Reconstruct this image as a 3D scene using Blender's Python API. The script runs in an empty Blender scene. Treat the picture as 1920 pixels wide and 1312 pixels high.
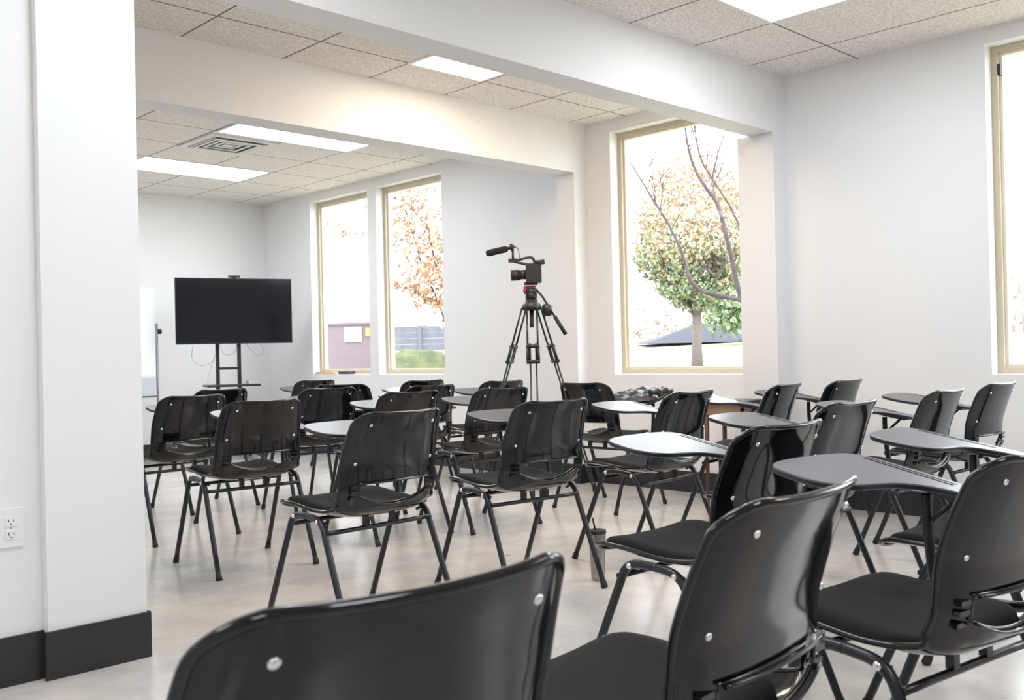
import bpy, bmesh, math, random
from mathutils import Vector, Matrix
random.seed(7)
PI = math.pi
sc = bpy.context.scene
C = sc.collection

# ------------------------------------------------------------------ materials
def mat(name, col, rough=.5, metal=0., spec=.5, coat=0., emit=None, emit_s=0., bump=None, mottle=None, sheen=0.):
    m = bpy.data.materials.new(name); m.use_nodes = True
    nt = m.node_tree; b = nt.nodes['Principled BSDF']
    b.inputs['Base Color'].default_value = (*col, 1)
    b.inputs['Roughness'].default_value = rough
    b.inputs['Metallic'].default_value = metal
    b.inputs['Specular IOR Level'].default_value = spec
    if coat: b.inputs['Coat Weight'].default_value = coat; b.inputs['Coat Roughness'].default_value = .05
    if emit: b.inputs['Emission Color'].default_value = (*emit, 1); b.inputs['Emission Strength'].default_value = emit_s
    if mottle or bump:
        tc = nt.nodes.new('ShaderNodeTexCoord')
    if mottle:                                   # (scale, other colour, amount)
        n = nt.nodes.new('ShaderNodeTexNoise'); n.inputs['Scale'].default_value = mottle[0]; n.inputs['Detail'].default_value = 6
        r = nt.nodes.new('ShaderNodeMapRange'); r.inputs[1].default_value = .35; r.inputs[2].default_value = .65
        mx = nt.nodes.new('ShaderNodeMix'); mx.data_type = 'RGBA'
        mx.inputs[6].default_value = (*col, 1); mx.inputs[7].default_value = (*mottle[1], 1)
        nt.links.new(tc.outputs['Object'], n.inputs['Vector']); nt.links.new(n.outputs['Fac'], r.inputs[0])
        nt.links.new(r.outputs[0], mx.inputs[0]); nt.links.new(mx.outputs[2], b.inputs['Base Color'])
    if bump:                                     # (scale, strength, distance)
        n = nt.nodes.new('ShaderNodeTexNoise'); n.inputs['Scale'].default_value = bump[0]; n.inputs['Detail'].default_value = 3
        bp = nt.nodes.new('ShaderNodeBump'); bp.inputs['Strength'].default_value = bump[1]; bp.inputs['Distance'].default_value = bump[2]
        nt.links.new(tc.outputs['Object'], n.inputs['Vector']); nt.links.new(n.outputs['Fac'], bp.inputs['Height'])
        nt.links.new(bp.outputs['Normal'], b.inputs['Normal'])
    return m

M = {}
M['wall'] = mat('wall_paint', (.845, .845, .85), .55, spec=.3, bump=(90, .05, .002))
M['beam'] = M['wall']
M['wall2'] = mat('darkened_unseen_wall', (.42, .42, .43), .6, spec=.3)  # unseen front wall, greyed to weaken its reflection in the chair shells
M['base'] = mat('baseboard_vinyl', (.016, .016, .021), .42)
M['shell'] = mat('glossy_black_plastic', (.004, .0042, .006), .08, spec=.5, bump=(3.0, .06, .02))
M['pad'] = mat('charcoal_foam', (.014, .013, .013), .9, spec=.15, bump=(260, .35, .0015))
M['tube'] = mat('black_powder_coat', (.009, .0095, .014), .3, spec=.45)
M['rubber'] = mat('black_rubber', (.012, .012, .014), .6)
M['chrome'] = mat('chrome', (.82, .82, .84), .18, metal=1.)
M['tablet'] = mat('dark_laminate', (.072, .071, .088), .30, spec=.6, bump=(300, .08, .0005))
M['tabedge'] = mat('black_edge_band', (.014, .014, .018), .35)
M['groove'] = mat('matte_groove', (.006, .006, .007), .95, spec=.05)
M['brownlam'] = mat('brown_laminate', (.20, .155, .12), .32)
M['tan'] = mat('tan_window_frame', (.52, .45, .33), .5)
M['cream'] = mat('cream_window_stop', (.78, .72, .60), .5)
M['white'] = mat('white_plastic', (.86, .86, .86), .4)
M['slot'] = mat('outlet_slot', (.03, .03, .035), .6)
M['gridw'] = mat('white_metal_rail', (.8, .79, .77), .4)
M['vent'] = mat('vent_metal', (.78, .78, .75), .45)
M['ventd'] = mat('vent_dark', (.10, .10, .09), .8)
M['screen'] = mat('screen_glass', (.006, .007, .009), .09, spec=.45)
M['bezel'] = mat('screen_bezel', (.01, .01, .012), .35)
M['dkmetal'] = mat('dark_steel', (.035, .025, .03), .4, metal=.3)
M['grey'] = mat('grey_plastic', (.42, .45, .48), .4)
M['cable'] = mat('grey_cable', (.35, .35, .35), .6)
M['wb'] = mat('whiteboard_face', (.86, .88, .90), .15)
M['wbt'] = mat('whiteboard_tray', (.50, .55, .60), .4)
M['alu'] = mat('anodised_rail', (.25, .27, .30), .35, metal=.6)
M['cam'] = mat('camera_black', (.016, .016, .017), .42)
M['camr'] = mat('red_anodised', (.35, .03, .03), .35)
M['foam'] = mat('microphone_foam', (.012, .012, .013), .95)
M['tumbler'] = mat('brushed_gunmetal', (.34, .32, .31), .28, metal=.9)
M['jacket'] = mat('black_nylon', (.02, .018, .024), .38, bump=(30, .5, .02))
M['orange'] = mat('orange_fabric', (.62, .26, .08), .8)
M['ochre'] = mat('tan_box_card', (.66, .44, .22), .6)
M['ink'] = mat('dark_purple_plastic', (.05, .03, .09), .4)
M['wood'] = mat('brown_wood', (.30, .19, .13), .5, mottle=(9, (.24, .15, .10)))
M['redwood'] = mat('red_brown_leg', (.10, .035, .028), .5)
# outdoors
M['lawn'] = mat('pale_lawn', (.27, .26, .17), .9, spec=.1, mottle=(.7, (.33, .32, .22)))
M['trunk'] = mat('tree_bark', (.16, .135, .125), .9, spec=.1, mottle=(12, (.13, .11, .10)))
M['bark'] = mat('grey_bark', (.065, .05, .057), .9, spec=.1, mottle=(10, (.10, .08, .085)))
M['leafo'] = mat('orange_leaf', (.47, .29, .17), .8, spec=.1)
M['leafy'] = mat('yellow_leaf', (.46, .40, .24), .8, spec=.1)
M['leafg'] = mat('green_leaf', (.22, .285, .165), .8, spec=.1)
M['leafr'] = mat('rust_leaf', (.36, .18, .12), .8, spec=.1)
M['leafp'] = mat('pale_pink_leaf', (.50, .43, .41), .9, spec=.1)
M['mauve'] = mat('mauve_brick', (.15, .12, .14), .9, spec=.1)
M['sign'] = mat('white_sign', (.9, .9, .9), .6)
M['yell'] = mat('yellow_sign', (.55, .42, .06), .6)
M['slate'] = mat('slate_grey', (.11, .115, .145), .8, spec=.1, mottle=(3, (.14, .145, .17)))
M['roof'] = mat('dark_roof', (.07, .073, .09), .8, spec=.1)
M['hedge'] = mat('hedge_green', (.09, .115, .07), .9, spec=.1, mottle=(5, (.16, .17, .09)))

def brick_mat():
    m = M['mauve']; nt = m.node_tree; b = nt.nodes['Principled BSDF']
    tc = nt.nodes.new('ShaderNodeTexCoord'); br = nt.nodes.new('ShaderNodeTexBrick')
    mp = nt.nodes.new('ShaderNodeMapping'); mp.inputs['Rotation'].default_value = (PI/2, 0, 0)
    br.inputs['Color1'].default_value = (.165, .132, .152, 1); br.inputs['Color2'].default_value = (.175, .14, .16, 1)
    br.inputs['Mortar'].default_value = (.19, .16, .175, 1); br.inputs['Scale'].default_value = 4; br.inputs['Mortar Size'].default_value = .01
    nt.links.new(tc.outputs['Object'], mp.inputs[0]); nt.links.new(mp.outputs[0], br.inputs['Vector']); nt.links.new(br.outputs['Color'], b.inputs['Base Color'])
brick_mat()

def floor_mat():
    m = bpy.data.materials.new('polished_concrete'); m.use_nodes = True; nt = m.node_tree; b = nt.nodes['Principled BSDF']
    tc = nt.nodes.new('ShaderNodeTexCoord')
    n1 = nt.nodes.new('ShaderNodeTexNoise'); n1.inputs['Scale'].default_value = .9; n1.inputs['Detail'].default_value = 8; n1.inputs['Roughness'].default_value = .6; n1.inputs['Distortion'].default_value = 1.0
    n2 = nt.nodes.new('ShaderNodeTexNoise'); n2.inputs['Scale'].default_value = 5.5; n2.inputs['Detail'].default_value = 9; n2.inputs['Roughness'].default_value = .7
    n3 = nt.nodes.new('ShaderNodeTexNoise'); n3.inputs['Scale'].default_value = 3.1; n3.inputs['Detail'].default_value = 4; n3.inputs['Distortion'].default_value = 1.8
    for n in (n1, n2, n3): nt.links.new(tc.outputs['Object'], n.inputs['Vector'])
    r1 = nt.nodes.new('ShaderNodeValToRGB'); r1.color_ramp.elements[0].position = .34; r1.color_ramp.elements[1].position = .66
    r1.color_ramp.elements[0].color = (.50, .485, .465, 1); r1.color_ramp.elements[1].color = (.70, .635, .58, 1)
    e = r1.color_ramp.elements.new(.5); e.color = (.62, .58, .54, 1)
    nt.links.new(n1.outputs['Fac'], r1.inputs[0])
    r2 = nt.nodes.new('ShaderNodeMapRange'); r2.inputs[1].default_value = .3; r2.inputs[2].default_value = .7; r2.inputs[3].default_value = .88; r2.inputs[4].default_value = 1.1
    nt.links.new(n2.outputs['Fac'], r2.inputs[0])
    mx = nt.nodes.new('ShaderNodeMix'); mx.data_type = 'RGBA'; mx.blend_type = 'MULTIPLY'; mx.inputs[0].default_value = 1
    nt.links.new(r1.outputs[0], mx.inputs[6]); nt.links.new(r2.outputs[0], mx.inputs[7])
    r3 = nt.nodes.new('ShaderNodeMapRange'); r3.inputs[1].default_value = .72; r3.inputs[2].default_value = .76; r3.inputs[3].default_value = 1; r3.inputs[4].default_value = .6
    nt.links.new(n3.outputs['Fac'], r3.inputs[0])
    mx2 = nt.nodes.new('ShaderNodeMix'); mx2.data_type = 'RGBA'; mx2.blend_type = 'MULTIPLY'; mx2.inputs[0].default_value = 1
    nt.links.new(mx.outputs[2], mx2.inputs[6]); nt.links.new(r3.outputs[0], mx2.inputs[7])
    nt.links.new(mx2.outputs[2], b.inputs['Base Color'])
    rr = nt.nodes.new('ShaderNodeMapRange'); rr.inputs[3].default_value = .07; rr.inputs[4].default_value = .24
    nt.links.new(n2.outputs['Fac'], rr.inputs[0]); nt.links.new(rr.outputs[0], b.inputs['Roughness'])
    b.inputs['Specular IOR Level'].default_value = .6
    bp = nt.nodes.new('ShaderNodeBump'); bp.inputs['Strength'].default_value = .12; bp.inputs['Distance'].default_value = .01
    nt.links.new(n2.outputs['Fac'], bp.inputs['Height']); nt.links.new(bp.outputs[0], b.inputs['Normal'])
    return m
M['floor'] = floor_mat()

def tile_mat(name, x0, dx, y0, dy):
    """acoustic lay-in tiles: fissured grey-beige faces, thin dark joints every dx / dy"""
    m = bpy.data.materials.new(name); m.use_nodes = True; nt = m.node_tree; b = nt.nodes['Principled BSDF']
    tc = nt.nodes.new('ShaderNodeTexCoord'); sp = nt.nodes.new('ShaderNodeSeparateXYZ'); nt.links.new(tc.outputs['Object'], sp.inputs[0])
    def mth(op, a, c=None, d=None):
        n = nt.nodes.new('ShaderNodeMath'); n.operation = op
        for i, v in enumerate((a, c, d)):
            if v is None: continue
            if isinstance(v, (int, float)): n.inputs[i].default_value = v
            else: nt.links.new(v, n.inputs[i])
        return n.outputs[0]
    def line(o, o0, st):
        f = mth('PINGPONG', mth('SUBTRACT', o, o0), st/2)      # 0 on a joint
        return mth('LESS_THAN', f, .0055)
    ln = mth('MAXIMUM', line(sp.outputs[0], x0, dx), line(sp.outputs[1], y0, dy))
    n1 = nt.nodes.new('ShaderNodeTexNoise'); n1.inputs['Scale'].default_value = 75; n1.inputs['Detail'].default_value = 4; n1.inputs['Roughness'].default_value = .7
    n2 = nt.nodes.new('ShaderNodeTexNoise'); n2.inputs['Scale'].default_value = 2.2
    nt.links.new(tc.outputs['Object'], n1.inputs['Vector']); nt.links.new(tc.outputs['Object'], n2.inputs['Vector'])
    r = nt.nodes.new('ShaderNodeValToRGB'); r.color_ramp.elements[0].position = .36; r.color_ramp.elements[1].position = .60
    r.color_ramp.elements[0].color = (.66, .61, .57, 1); r.color_ramp.elements[1].color = (.93, .895, .86, 1)
    nt.links.new(n1.outputs['Fac'], r.inputs[0])
    mx = nt.nodes.new('ShaderNodeMix'); mx.data_type = 'RGBA'
    nt.links.new(ln, mx.inputs[0]); nt.links.new(r.outputs[0], mx.inputs[6]); mx.inputs[7].default_value = (.19, .165, .145, 1)
    nt.links.new(mx.outputs[2], b.inputs['Base Color']); b.inputs['Roughness'].default_value = .95; b.inputs['Specular IOR Level'].default_value = .1
    bp = nt.nodes.new('ShaderNodeBump'); bp.inputs['Strength'].default_value = .4; bp.inputs['Distance'].default_value = .004
    nt.links.new(n1.outputs['Fac'], bp.inputs['Height']); nt.links.new(bp.outputs[0], b.inputs['Normal'])
    return m
def emis(name, col, s):
    m = bpy.data.materials.new(name); m.use_nodes = True; nt = m.node_tree; b = nt.nodes['Principled BSDF']
    b.inputs['Base Color'].default_value = (.8, .8, .8, 1); b.inputs['Emission Color'].default_value = (*col, 1); b.inputs['Emission Strength'].default_value = s
    tc = nt.nodes.new('ShaderNodeTexCoord'); w = nt.nodes.new('ShaderNodeTexChecker'); w.inputs['Scale'].default_value = 60
    w.inputs[1].default_value = (*col, 1); w.inputs[2].default_value = (*[c*.94 for c in col], 1)
    nt.links.new(tc.outputs['Object'], w.inputs['Vector']); nt.links.new(w.outputs['Color'], b.inputs['Emission Color'])
    return m
COOL_S, WARM_S, SKY_S = 5.0, 7.5, 2.6
M['cool'] = emis('cool_light_diffuser', (.90, .95, 1.), COOL_S)
M['warm'] = emis('warm_light_diffuser', (1., .80, .60), WARM_S)
def glass_mat():
    m = bpy.data.materials.new('window_glass'); m.use_nodes = True; nt = m.node_tree; nt.nodes.clear()
    o = nt.nodes.new('ShaderNodeOutputMaterial'); t = nt.nodes.new('ShaderNodeBsdfTransparent'); g = nt.nodes.new('ShaderNodeBsdfGlossy')
    t.inputs[0].default_value = (.98, .985, .98, 1); g.inputs['Roughness'].default_value = .02
    mx = nt.nodes.new('ShaderNodeMixShader'); mx.inputs[0].default_value = .025
    nt.links.new(t.outputs[0], mx.inputs[1]); nt.links.new(g.outputs[0], mx.inputs[2]); nt.links.new(mx.outputs[0], o.inputs[0])
    return m
M['glass'] = glass_mat()

# ------------------------------------------------------------------ mesh helpers
def box(bm, x0, x1, y0, y1, z0, z1, mi=0):
    v = [bm.verts.new((x, y, z)) for x in (x0, x1) for y in (y0, y1) for z in (z0, z1)]
    for f in ((0, 1, 3, 2), (4, 6, 7, 5), (0, 4, 5, 1), (2, 3, 7, 6), (0, 2, 6, 4), (1, 5, 7, 3)):
        bm.faces.new([v[i] for i in f]).material_index = mi
def tube(bm, pts, r, n=12, closed=False, caps=True, mi=0):
    """round tube along a polyline; r is one radius or one per point"""
    pts = [Vector(p) for p in pts]; k = len(pts)
    rs = r if isinstance(r, (list, tuple)) else [r]*k
    rings = []; up = None
    for i, p in enumerate(pts):
        if closed: d = (pts[(i+1) % k]-pts[i-1])
        else: d = pts[min(i+1, k-1)]-pts[max(i-1, 0)]
        d.normalize()
        if up is None:
            up = Vector((0, 0, 1)) if abs(d.z) < .9 else Vector((1, 0, 0))
        a = d.cross(up).normalized(); up = a.cross(d).normalized()
        rings.append([bm.verts.new(p+(a*math.cos(t)+up*math.sin(t))*rs[i]) for t in [2*PI*j/n for j in range(n)]])
    m = k if closed else k-1
    for i in range(m):
        A, B = rings[i], rings[(i+1) % k]
        off = 0
        if closed and i == k-1:                       # best match at the seam
            off = min(range(n), key=lambda o: (A[0].co-B[o].co).length)
        for j in range(n):
            f = bm.faces.new((A[j], A[(j+1) % n], B[(j+1+off) % n], B[(j+off) % n])); f.smooth = True; f.material_index = mi
    if caps and not closed:
        bm.faces.new(rings[0][::-1]).material_index = mi; bm.faces.new(rings[-1]).material_index = mi
def lathe(bm, prof, c=(0, 0, 0), axis=(0, 0, 1), n=20, mi=0):
    """prof: (radius, height) pairs turned round an axis through c"""
    q = Vector((0, 0, 1)).rotation_difference(Vector(axis).normalized()); c = Vector(c); rings = []
    for r, h in prof:
        rings.append([bm.verts.new(c+q @ Vector((max(r, 1e-5)*math.cos(2*PI*j/n), max(r, 1e-5)*math.sin(2*PI*j/n), h))) for j in range(n)])
    for A, B in zip(rings, rings[1:]):
        for j in range(n):
            f = bm.faces.new((A[j], A[(j+1) % n], B[(j+1) % n], B[j])); f.smooth = True; f.material_index = mi
    bm.faces.new(rings[0][::-1]).material_index = mi; bm.faces.new(rings[-1]).material_index = mi
def prism(bm, poly, z0, z1, mi=0, zf=None):
    zf = zf or (lambda x, y: 0)
    a = [bm.verts.new((x, y, z0+zf(x, y))) for x, y in poly]; b = [bm.verts.new((x, y, z1+zf(x, y))) for x, y in poly]
    k = len(poly)
    bm.faces.new(a[::-1]).material_index = mi; bm.faces.new(b).material_index = mi
    for i in range(k): bm.faces.new((a[i], a[(i+1) % k], b[(i+1) % k], b[i])).material_index = mi
def bevel(bm, w, seg=2):
    bmesh.ops.bevel(bm, geom=[e for e in bm.edges if len(e.link_faces) == 2 and e.calc_face_angle(0) > .6], offset=w, segments=seg, affect='EDGES', profile=.5, clamp_overlap=True)
def obj(name, bm, m, parent=None, smooth=False, loc=None):
    bmesh.ops.recalc_face_normals(bm, faces=bm.faces)
    me = bpy.data.meshes.new(name); bm.to_mesh(me); bm.free()
    for x in (m if isinstance(m, (list, tuple)) else [m]): me.materials.append(x)
    if smooth:
        for p in me.polygons: p.use_smooth = True
    o = bpy.data.objects.new(name, me); C.objects.link(o)
    if parent: o.parent = parent
    if loc: o.location = loc
    return o
def empty(name, loc=(0, 0, 0), rz=0.):
    o = bpy.data.objects.new(name, None); C.objects.link(o); o.location = loc; o.rotation_euler = (0, 0, rz); o.empty_display_size = .1
    return o
def tag(o, label, cat, group=None):
    o['label'] = label; o['category'] = cat
    if group: o['group'] = group
    return o
def struct(o, label=None):
    o['kind'] = 'structure'
    if label: o['label'] = label
    return o
def spline(pts, n=8, closed=False):
    P = [Vector(p) for p in pts]; k = len(P); out = []
    for i in range(k if closed else k-1):
        if closed: a, b, c, d = P[i-1], P[i], P[(i+1) % k], P[(i+2) % k]
        else: a, b, c, d = P[max(i-1, 0)], P[i], P[i+1], P[min(i+2, k-1)]
        for j in range(n):
            t = j/n
            out.append(.5*((2*b)+(c-a)*t+(2*a-5*b+4*c-d)*t*t+(3*b-a-3*c+d)*t**3))
    if not closed: out.append(P[-1])
    return out
def BM(): return bmesh.new()

# ------------------------------------------------------------------ the room
WX, FY, CZ = 5.58, 9.72, 2.73                 # window wall, far wall, ceiling
X0, Y0 = -3.8, -3.4                           # far limits behind the camera
B1a, B1b, B2a, B2b, BZ = 3.195, 3.37, 4.89, 5.08, 2.36
SZ, TZ = .825, 2.64
WT = .172
wins = [(7.75, 8.78), (6.62, 7.61), (3.47, 4.65), (.88, 1.965), (-.75, .35)]  # the last opening is out of view, added to let in more light

b = BM(); box(b, X0-.2, WX+WT, Y0-.2, FY+.2, -.12, 0); struct(obj('floor', b, M['floor']))
b = BM(); box(b, X0, WX, Y0, B1a, CZ, CZ+.1); struct(obj('ceiling', b, tile_mat('ceiling_tile_near', 4.60, .585, 2.69, 1.19)))
b = BM(); box(b, X0, WX, B1b, B2a, CZ, CZ+.1); struct(obj('ceiling', b, tile_mat('ceiling_tile_middle', 3.555, .61, 4.485, 1.19)))
b = BM(); box(b, X0, WX, B2b, FY, CZ, CZ+.1); struct(obj('ceiling', b, tile_mat('ceiling_tile_far', 3.475, .595, 6.75, .595)))
# window wall with its openings
b = BM()
ys = sorted(wins); y = Y0
for a, c in ys:
    box(b, WX, WX+WT, y, a, 0, CZ+.1); box(b, WX, WX+WT, a, c, 0, SZ); box(b, WX, WX+WT, a, c, TZ, CZ+.1); y = c
box(b, WX, WX+WT, y, FY, 0, CZ+.1)
struct(obj('wall_right', b, M['wall']))
b = BM(); box(b, X0, WX+WT, FY, FY+.15, 0, CZ+.1); struct(obj('wall_back', b, M['wall']))
b = BM(); box(b, X0-.15, X0, Y0, FY, 0, CZ+.1); struct(obj('wall_far_left', b, M['wall']))
b = BM(); box(b, X0, WX+WT, Y0-.15, Y0, 0, CZ+.1); struct(obj('wall_front', b, M['wall2']))
# partition on the left with the column at its end
b = BM(); box(b, X0, 1.06, 3.262, 3.40, 0, CZ+.02); struct(obj('wall_left', b, M['wall']))
b = BM(); box(b, 1.055, 1.372, 3.222, 3.47, 0, CZ+.02); bevel(b, .004, 2); struct(obj('pillar', b, M['wall']))
# beams and the pilasters that carry them
for ya, yb, pa, pb in ((B1a, B1b, 3.195, 3.455), (B2a, B2b, 4.89, 5.075)):
    b = BM(); box(b, X0, WX, ya, yb, BZ, CZ+.1); struct(obj('ceiling_beam', b, M['beam']))
    b = BM(); box(b, 5.437, WX, pa, pb, 0, BZ+(.0 if pb > 4 else .0)); struct(obj('wall_pilaster', b, M['beam']))
# baseboards
def bboard(name, segs, h=.145):
    b = BM()
    for s in segs:
        box(b, *s, 0, h)
        x0, x1, y0_, y1_ = s
    bevel(b, .003, 1)
    struct(obj(name, b, M['base']))
bboard('baseboard_left', [(X0, 1.053, 3.25, 3.266), (1.044, 1.383, 3.211, 3.226), (1.368, 1.383, 3.214, 3.48)], .152)
bboard('baseboard_right', [(WX-.012, WX+.002, Y0, 3.19), (WX-.012, WX+.002, 3.46, 4.89), (WX-.012, WX+.002, 5.08, FY),
                           (5.425, 5.44, 3.19, 3.465), (5.425, 5.44, 4.885, 5.08), (5.437, WX, 3.183, 3.199), (5.437, WX, 4.878, 4.894)])
bboard('baseboard_back', [(X0, WX, FY-.012, FY+.002)])
# windows
for i, (ya, yb) in enumerate(wins):
    w = struct(empty('window_%d' % (i+1), (WX+.09, (ya+yb)/2, SZ)))
    hy, H = (yb-ya)/2, TZ-SZ
    fw = .034
    b = BM()
    for (a0, a1, z0, z1) in ((-hy, -hy+fw, 0, H), (hy-fw, hy, 0, H), (-hy+fw, hy-fw, 0, fw), (-hy+fw, hy-fw, H-fw, H)):
        box(b, 0, .08, a0, a1, z0, z1)
    bevel(b, .004, 1); struct(obj('window_frame', b, M['tan'], w))
    b = BM(); g = fw+.017
    for (a0, a1, z0, z1) in ((-hy+fw, -hy+g, fw, H-fw), (hy-g, hy-fw, fw, H-fw), (-hy+g, hy-g, fw, g), (-hy+g, hy-g, H-g, H-fw)):
        box(b, .025, .065, a0, a1, z0, z1)
    struct(obj('window_stop', b, M['cream'], w))
    b = BM(); v_ = [b.verts.new((.045, y_, z_)) for y_, z_ in ((-hy+fw, fw), (-hy+fw, H-fw), (hy-fw, H-fw), (hy-fw, fw))]; b.faces.new(v_); struct(obj('window_glass', b, M['glass'], w))
    if i == 3:
        b = BM(); box(b, .0, .026, hy-fw-.016, hy-fw+.002, H-.16, H-.10); bevel(b, .004, 2); struct(obj('window_latch', b, M['rubber'], w))

# ceiling lights: trim frame + glowing diffuser
def panel(x0, x1, y0, y1, m, label, group='recessed ceiling light panels'):
    r = tag(empty('ceiling_light', ((x0+x1)/2, (y0+y1)/2, CZ)), label, 'light', group)
    hx, hy = (x1-x0)/2, (y1-y0)/2; t = .022
    b = BM()
    for s in ((-hx, hx, -hy, -hy+t), (-hx, hx, hy-t, hy), (-hx, -hx+t, -hy+t, hy-t), (hx-t, hx, -hy+t, hy-t)): box(b, *s, -.008, .004)
    obj('light_frame', b, M['gridw'], r)
    b = BM(); box(b, -hx+t, hx-t, -hy+t, hy-t, -.005, .002); obj('diffuser', b, m, r)
panel(3.545, 4.135, 3.47, 4.495, M['warm'], 'warm yellow light panel between the two ceiling beams')
panel(3.48, 4.68, 6.17, 6.765, M['cool'], 'cool white light panel beside the air vent behind the second beam')
panel(3.44, 4.64, 7.925, 8.53, M['cool'], 'cool white light panel nearest the wall behind the screen')
panel(3.98, 4.585, 1.50, 2.695, M['cool'], 'cool white light panel in the near ceiling, before the first beam')
for i, (x, y) in enumerate(((1.1, 1.5), (-1.6, 1.5), (1.1, -1.5), (-1.6, -1.5), (4.0, -1.6))):  # unseen panels added as fill light for the room
    panel(x, x+.6, y, y+1.19, M['cool'], 'cool white fill light panel added out of view behind the camera', 'added fill light panels over the rear of the room')
for x in (.6, -2.0):  # two more unseen panels, added to light the far bay
    panel(x, x+1.19, 6.8, 7.4, M['cool'], 'cool white fill light panel added out of sight behind the column', 'added fill light panels over the far left of the room')
# ceiling diffuser vent
v = tag(empty('ceiling_vent', (3.775, 7.12, CZ)), 'square white louvred air vent in the tiled ceiling', 'vent')
b = BM(); box(b, -.285, .285, -.285, .285, -.004, .004); obj('backing', b, M['ventd'], v)
b = BM()
for s in ((-.29, .29, -.29, -.235), (-.29, .29, .235, .29), (-.29, -.235, -.235, .235), (.235, .29, -.235, .235)): box(b, *s, -.012, .002)
bevel(b, .003, 1); obj('frame', b, M['vent'], v)
for k, s in enumerate((.20, .145, .09)):
    b = BM(); t = .022; z = -.022+.004*k
    for q in ((-s, s, -s, -s+t), (-s, s, s-t, s), (-s, -s+t, -s+t, s-t), (s-t, s, -s+t, s-t)): box(b, *q, z, z+.006)
    obj('louvre', b, M['vent'], v)
b = BM(); box(b, -.045, .045, -.045, .045, -.016, -.006); obj('centre_plate', b, M['vent'], v)
for s in (-1, 1):
    b = BM(); box(b, s*.215-.006, s*.215+.006, -.20, .20, -.016, -.003); obj('mounting_bar', b, M['vent'], v)

# wall outlet
o = tag(empty('wall_outlet', (.962, 3.262, .49)), 'white duplex power outlet low on the left wall', 'outlet')
b = BM(); box(b, -.0375, .0375, -.007, 0, -.06, .06); bevel(b, .003, 2); obj('cover_plate', b, M['white'], o)
for s in (-1, 1):
    b = BM(); box(b, -.017, .017, -.0105, -.006, s*.0205-.0145, s*.0205+.0145); bevel(b, .004, 2); q = obj('socket', b, M['white'], o)
    b = BM(); z = s*.0205
    box(b, -.0085, -.006, -.0112, -.010, z-.002, z+.007); box(b, .006, .0085, -.0112, -.010, z-.001, z+.006); box(b, -.002, .002, -.0112, -.010, z-.010, z-.006)
    obj('slots', b, M['slot'], q)
b = BM(); lathe(b, [(.003, 0), (.003, .0015), (.001, .002)], (0, -.007, 0), (0, -1, 0), 10); obj('plate_screw', b, M['grey'], o)

# ------------------------------------------------------------------ the chair
CL = [(.240, .4345), (.226, .438), (.200, .440), (.12, .438), (.04, .430), (-.05, .424), (-.12, .424), (-.172, .437), (-.202, .466), (-.212, .515), (-.217, .57), (-.222, .618), (-.245, .69), (-.272, .758), (-.286, .800)]
cl = [(p.x, p.y) for p in spline([(a, c, 0) for a, c in CL], 12)]
arc = [0.]
for a, c in zip(cl, cl[1:]): arc.append(arc[-1]+math.hypot(c[0]-a[0], c[1]-a[1]))
LT = arc[-1]
def at(s):
    s = min(max(s, 0), LT); i = 0
    while i < len(arc)-2 and arc[i+1] < s: i += 1
    t = (s-arc[i])/(arc[i+1]-arc[i]); y = cl[i][0]+(cl[i+1][0]-cl[i][0])*t; z = cl[i][1]+(cl[i+1][1]-cl[i][1])*t
    j, k = max(i-2, 0), min(i+3, len(cl)-1); dy, dz = cl[k][0]-cl[j][0], cl[k][1]-cl[j][1]; l = math.hypot(dy, dz)
    return y, z, dz/l, -dy/l                     # point and the normal to the sitter's side
def s_at_z(zt):                                  # on the back
    return next(arc[i] for i in range(len(cl)) if cl[i][0] < -.15 and cl[i][1] >= zt)
S_CREASE = s_at_z(.47)
def lerp(t, tab):
    for (a, x), (c, y) in zip(tab, tab[1:]):
        if t <= c: k = (t-a)/(c-a); return x+(y-x)*k*k*(3-2*k)
    return tab[-1][1]
def width0(s):
    return lerp(s, [(0, .205), (.10, .214), (.30, .220), (S_CREASE, .216), (s_at_z(.62), .209), (LT, .192)])
def width(s):
    w = width0(s)
    r, d = .062, LT-s
    if d < r: w -= r-math.sqrt(max(r*r-(r-d)**2, 0))
    r, d = .05, s
    if d < r: w -= r-math.sqrt(max(r*r-(r-d)**2, 0))
    return w
def surf(u, s, off=0.):
    w = width(s); x = u*w; u = x/width0(s)              # the dish follows the width, not the rounded corners
    y, z, ny, nz = at(s)
    k = lerp(s, [(0, .95), (.07, 1.), (.25, 1.), (S_CREASE-.05, 1.35), (S_CREASE, 1.75), (s_at_z(.56), 1.1), (LT, 1.)])
    g = lerp(s, [(0, 0), (S_CREASE, 0), (s_at_z(.56), 1), (LT, 1)])          # the back is dished far deeper than the seat
    d = (.006*u*u+.024*abs(u)**4.5)*k*(1-g)+(.024*u*u+.024*abs(u)**7-.006)*g+off
    return Vector((x, y+ny*d, z+nz*d))
SH0, SH1 = s_at_z(.474), s_at_z(.556)
HU = .70
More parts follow.
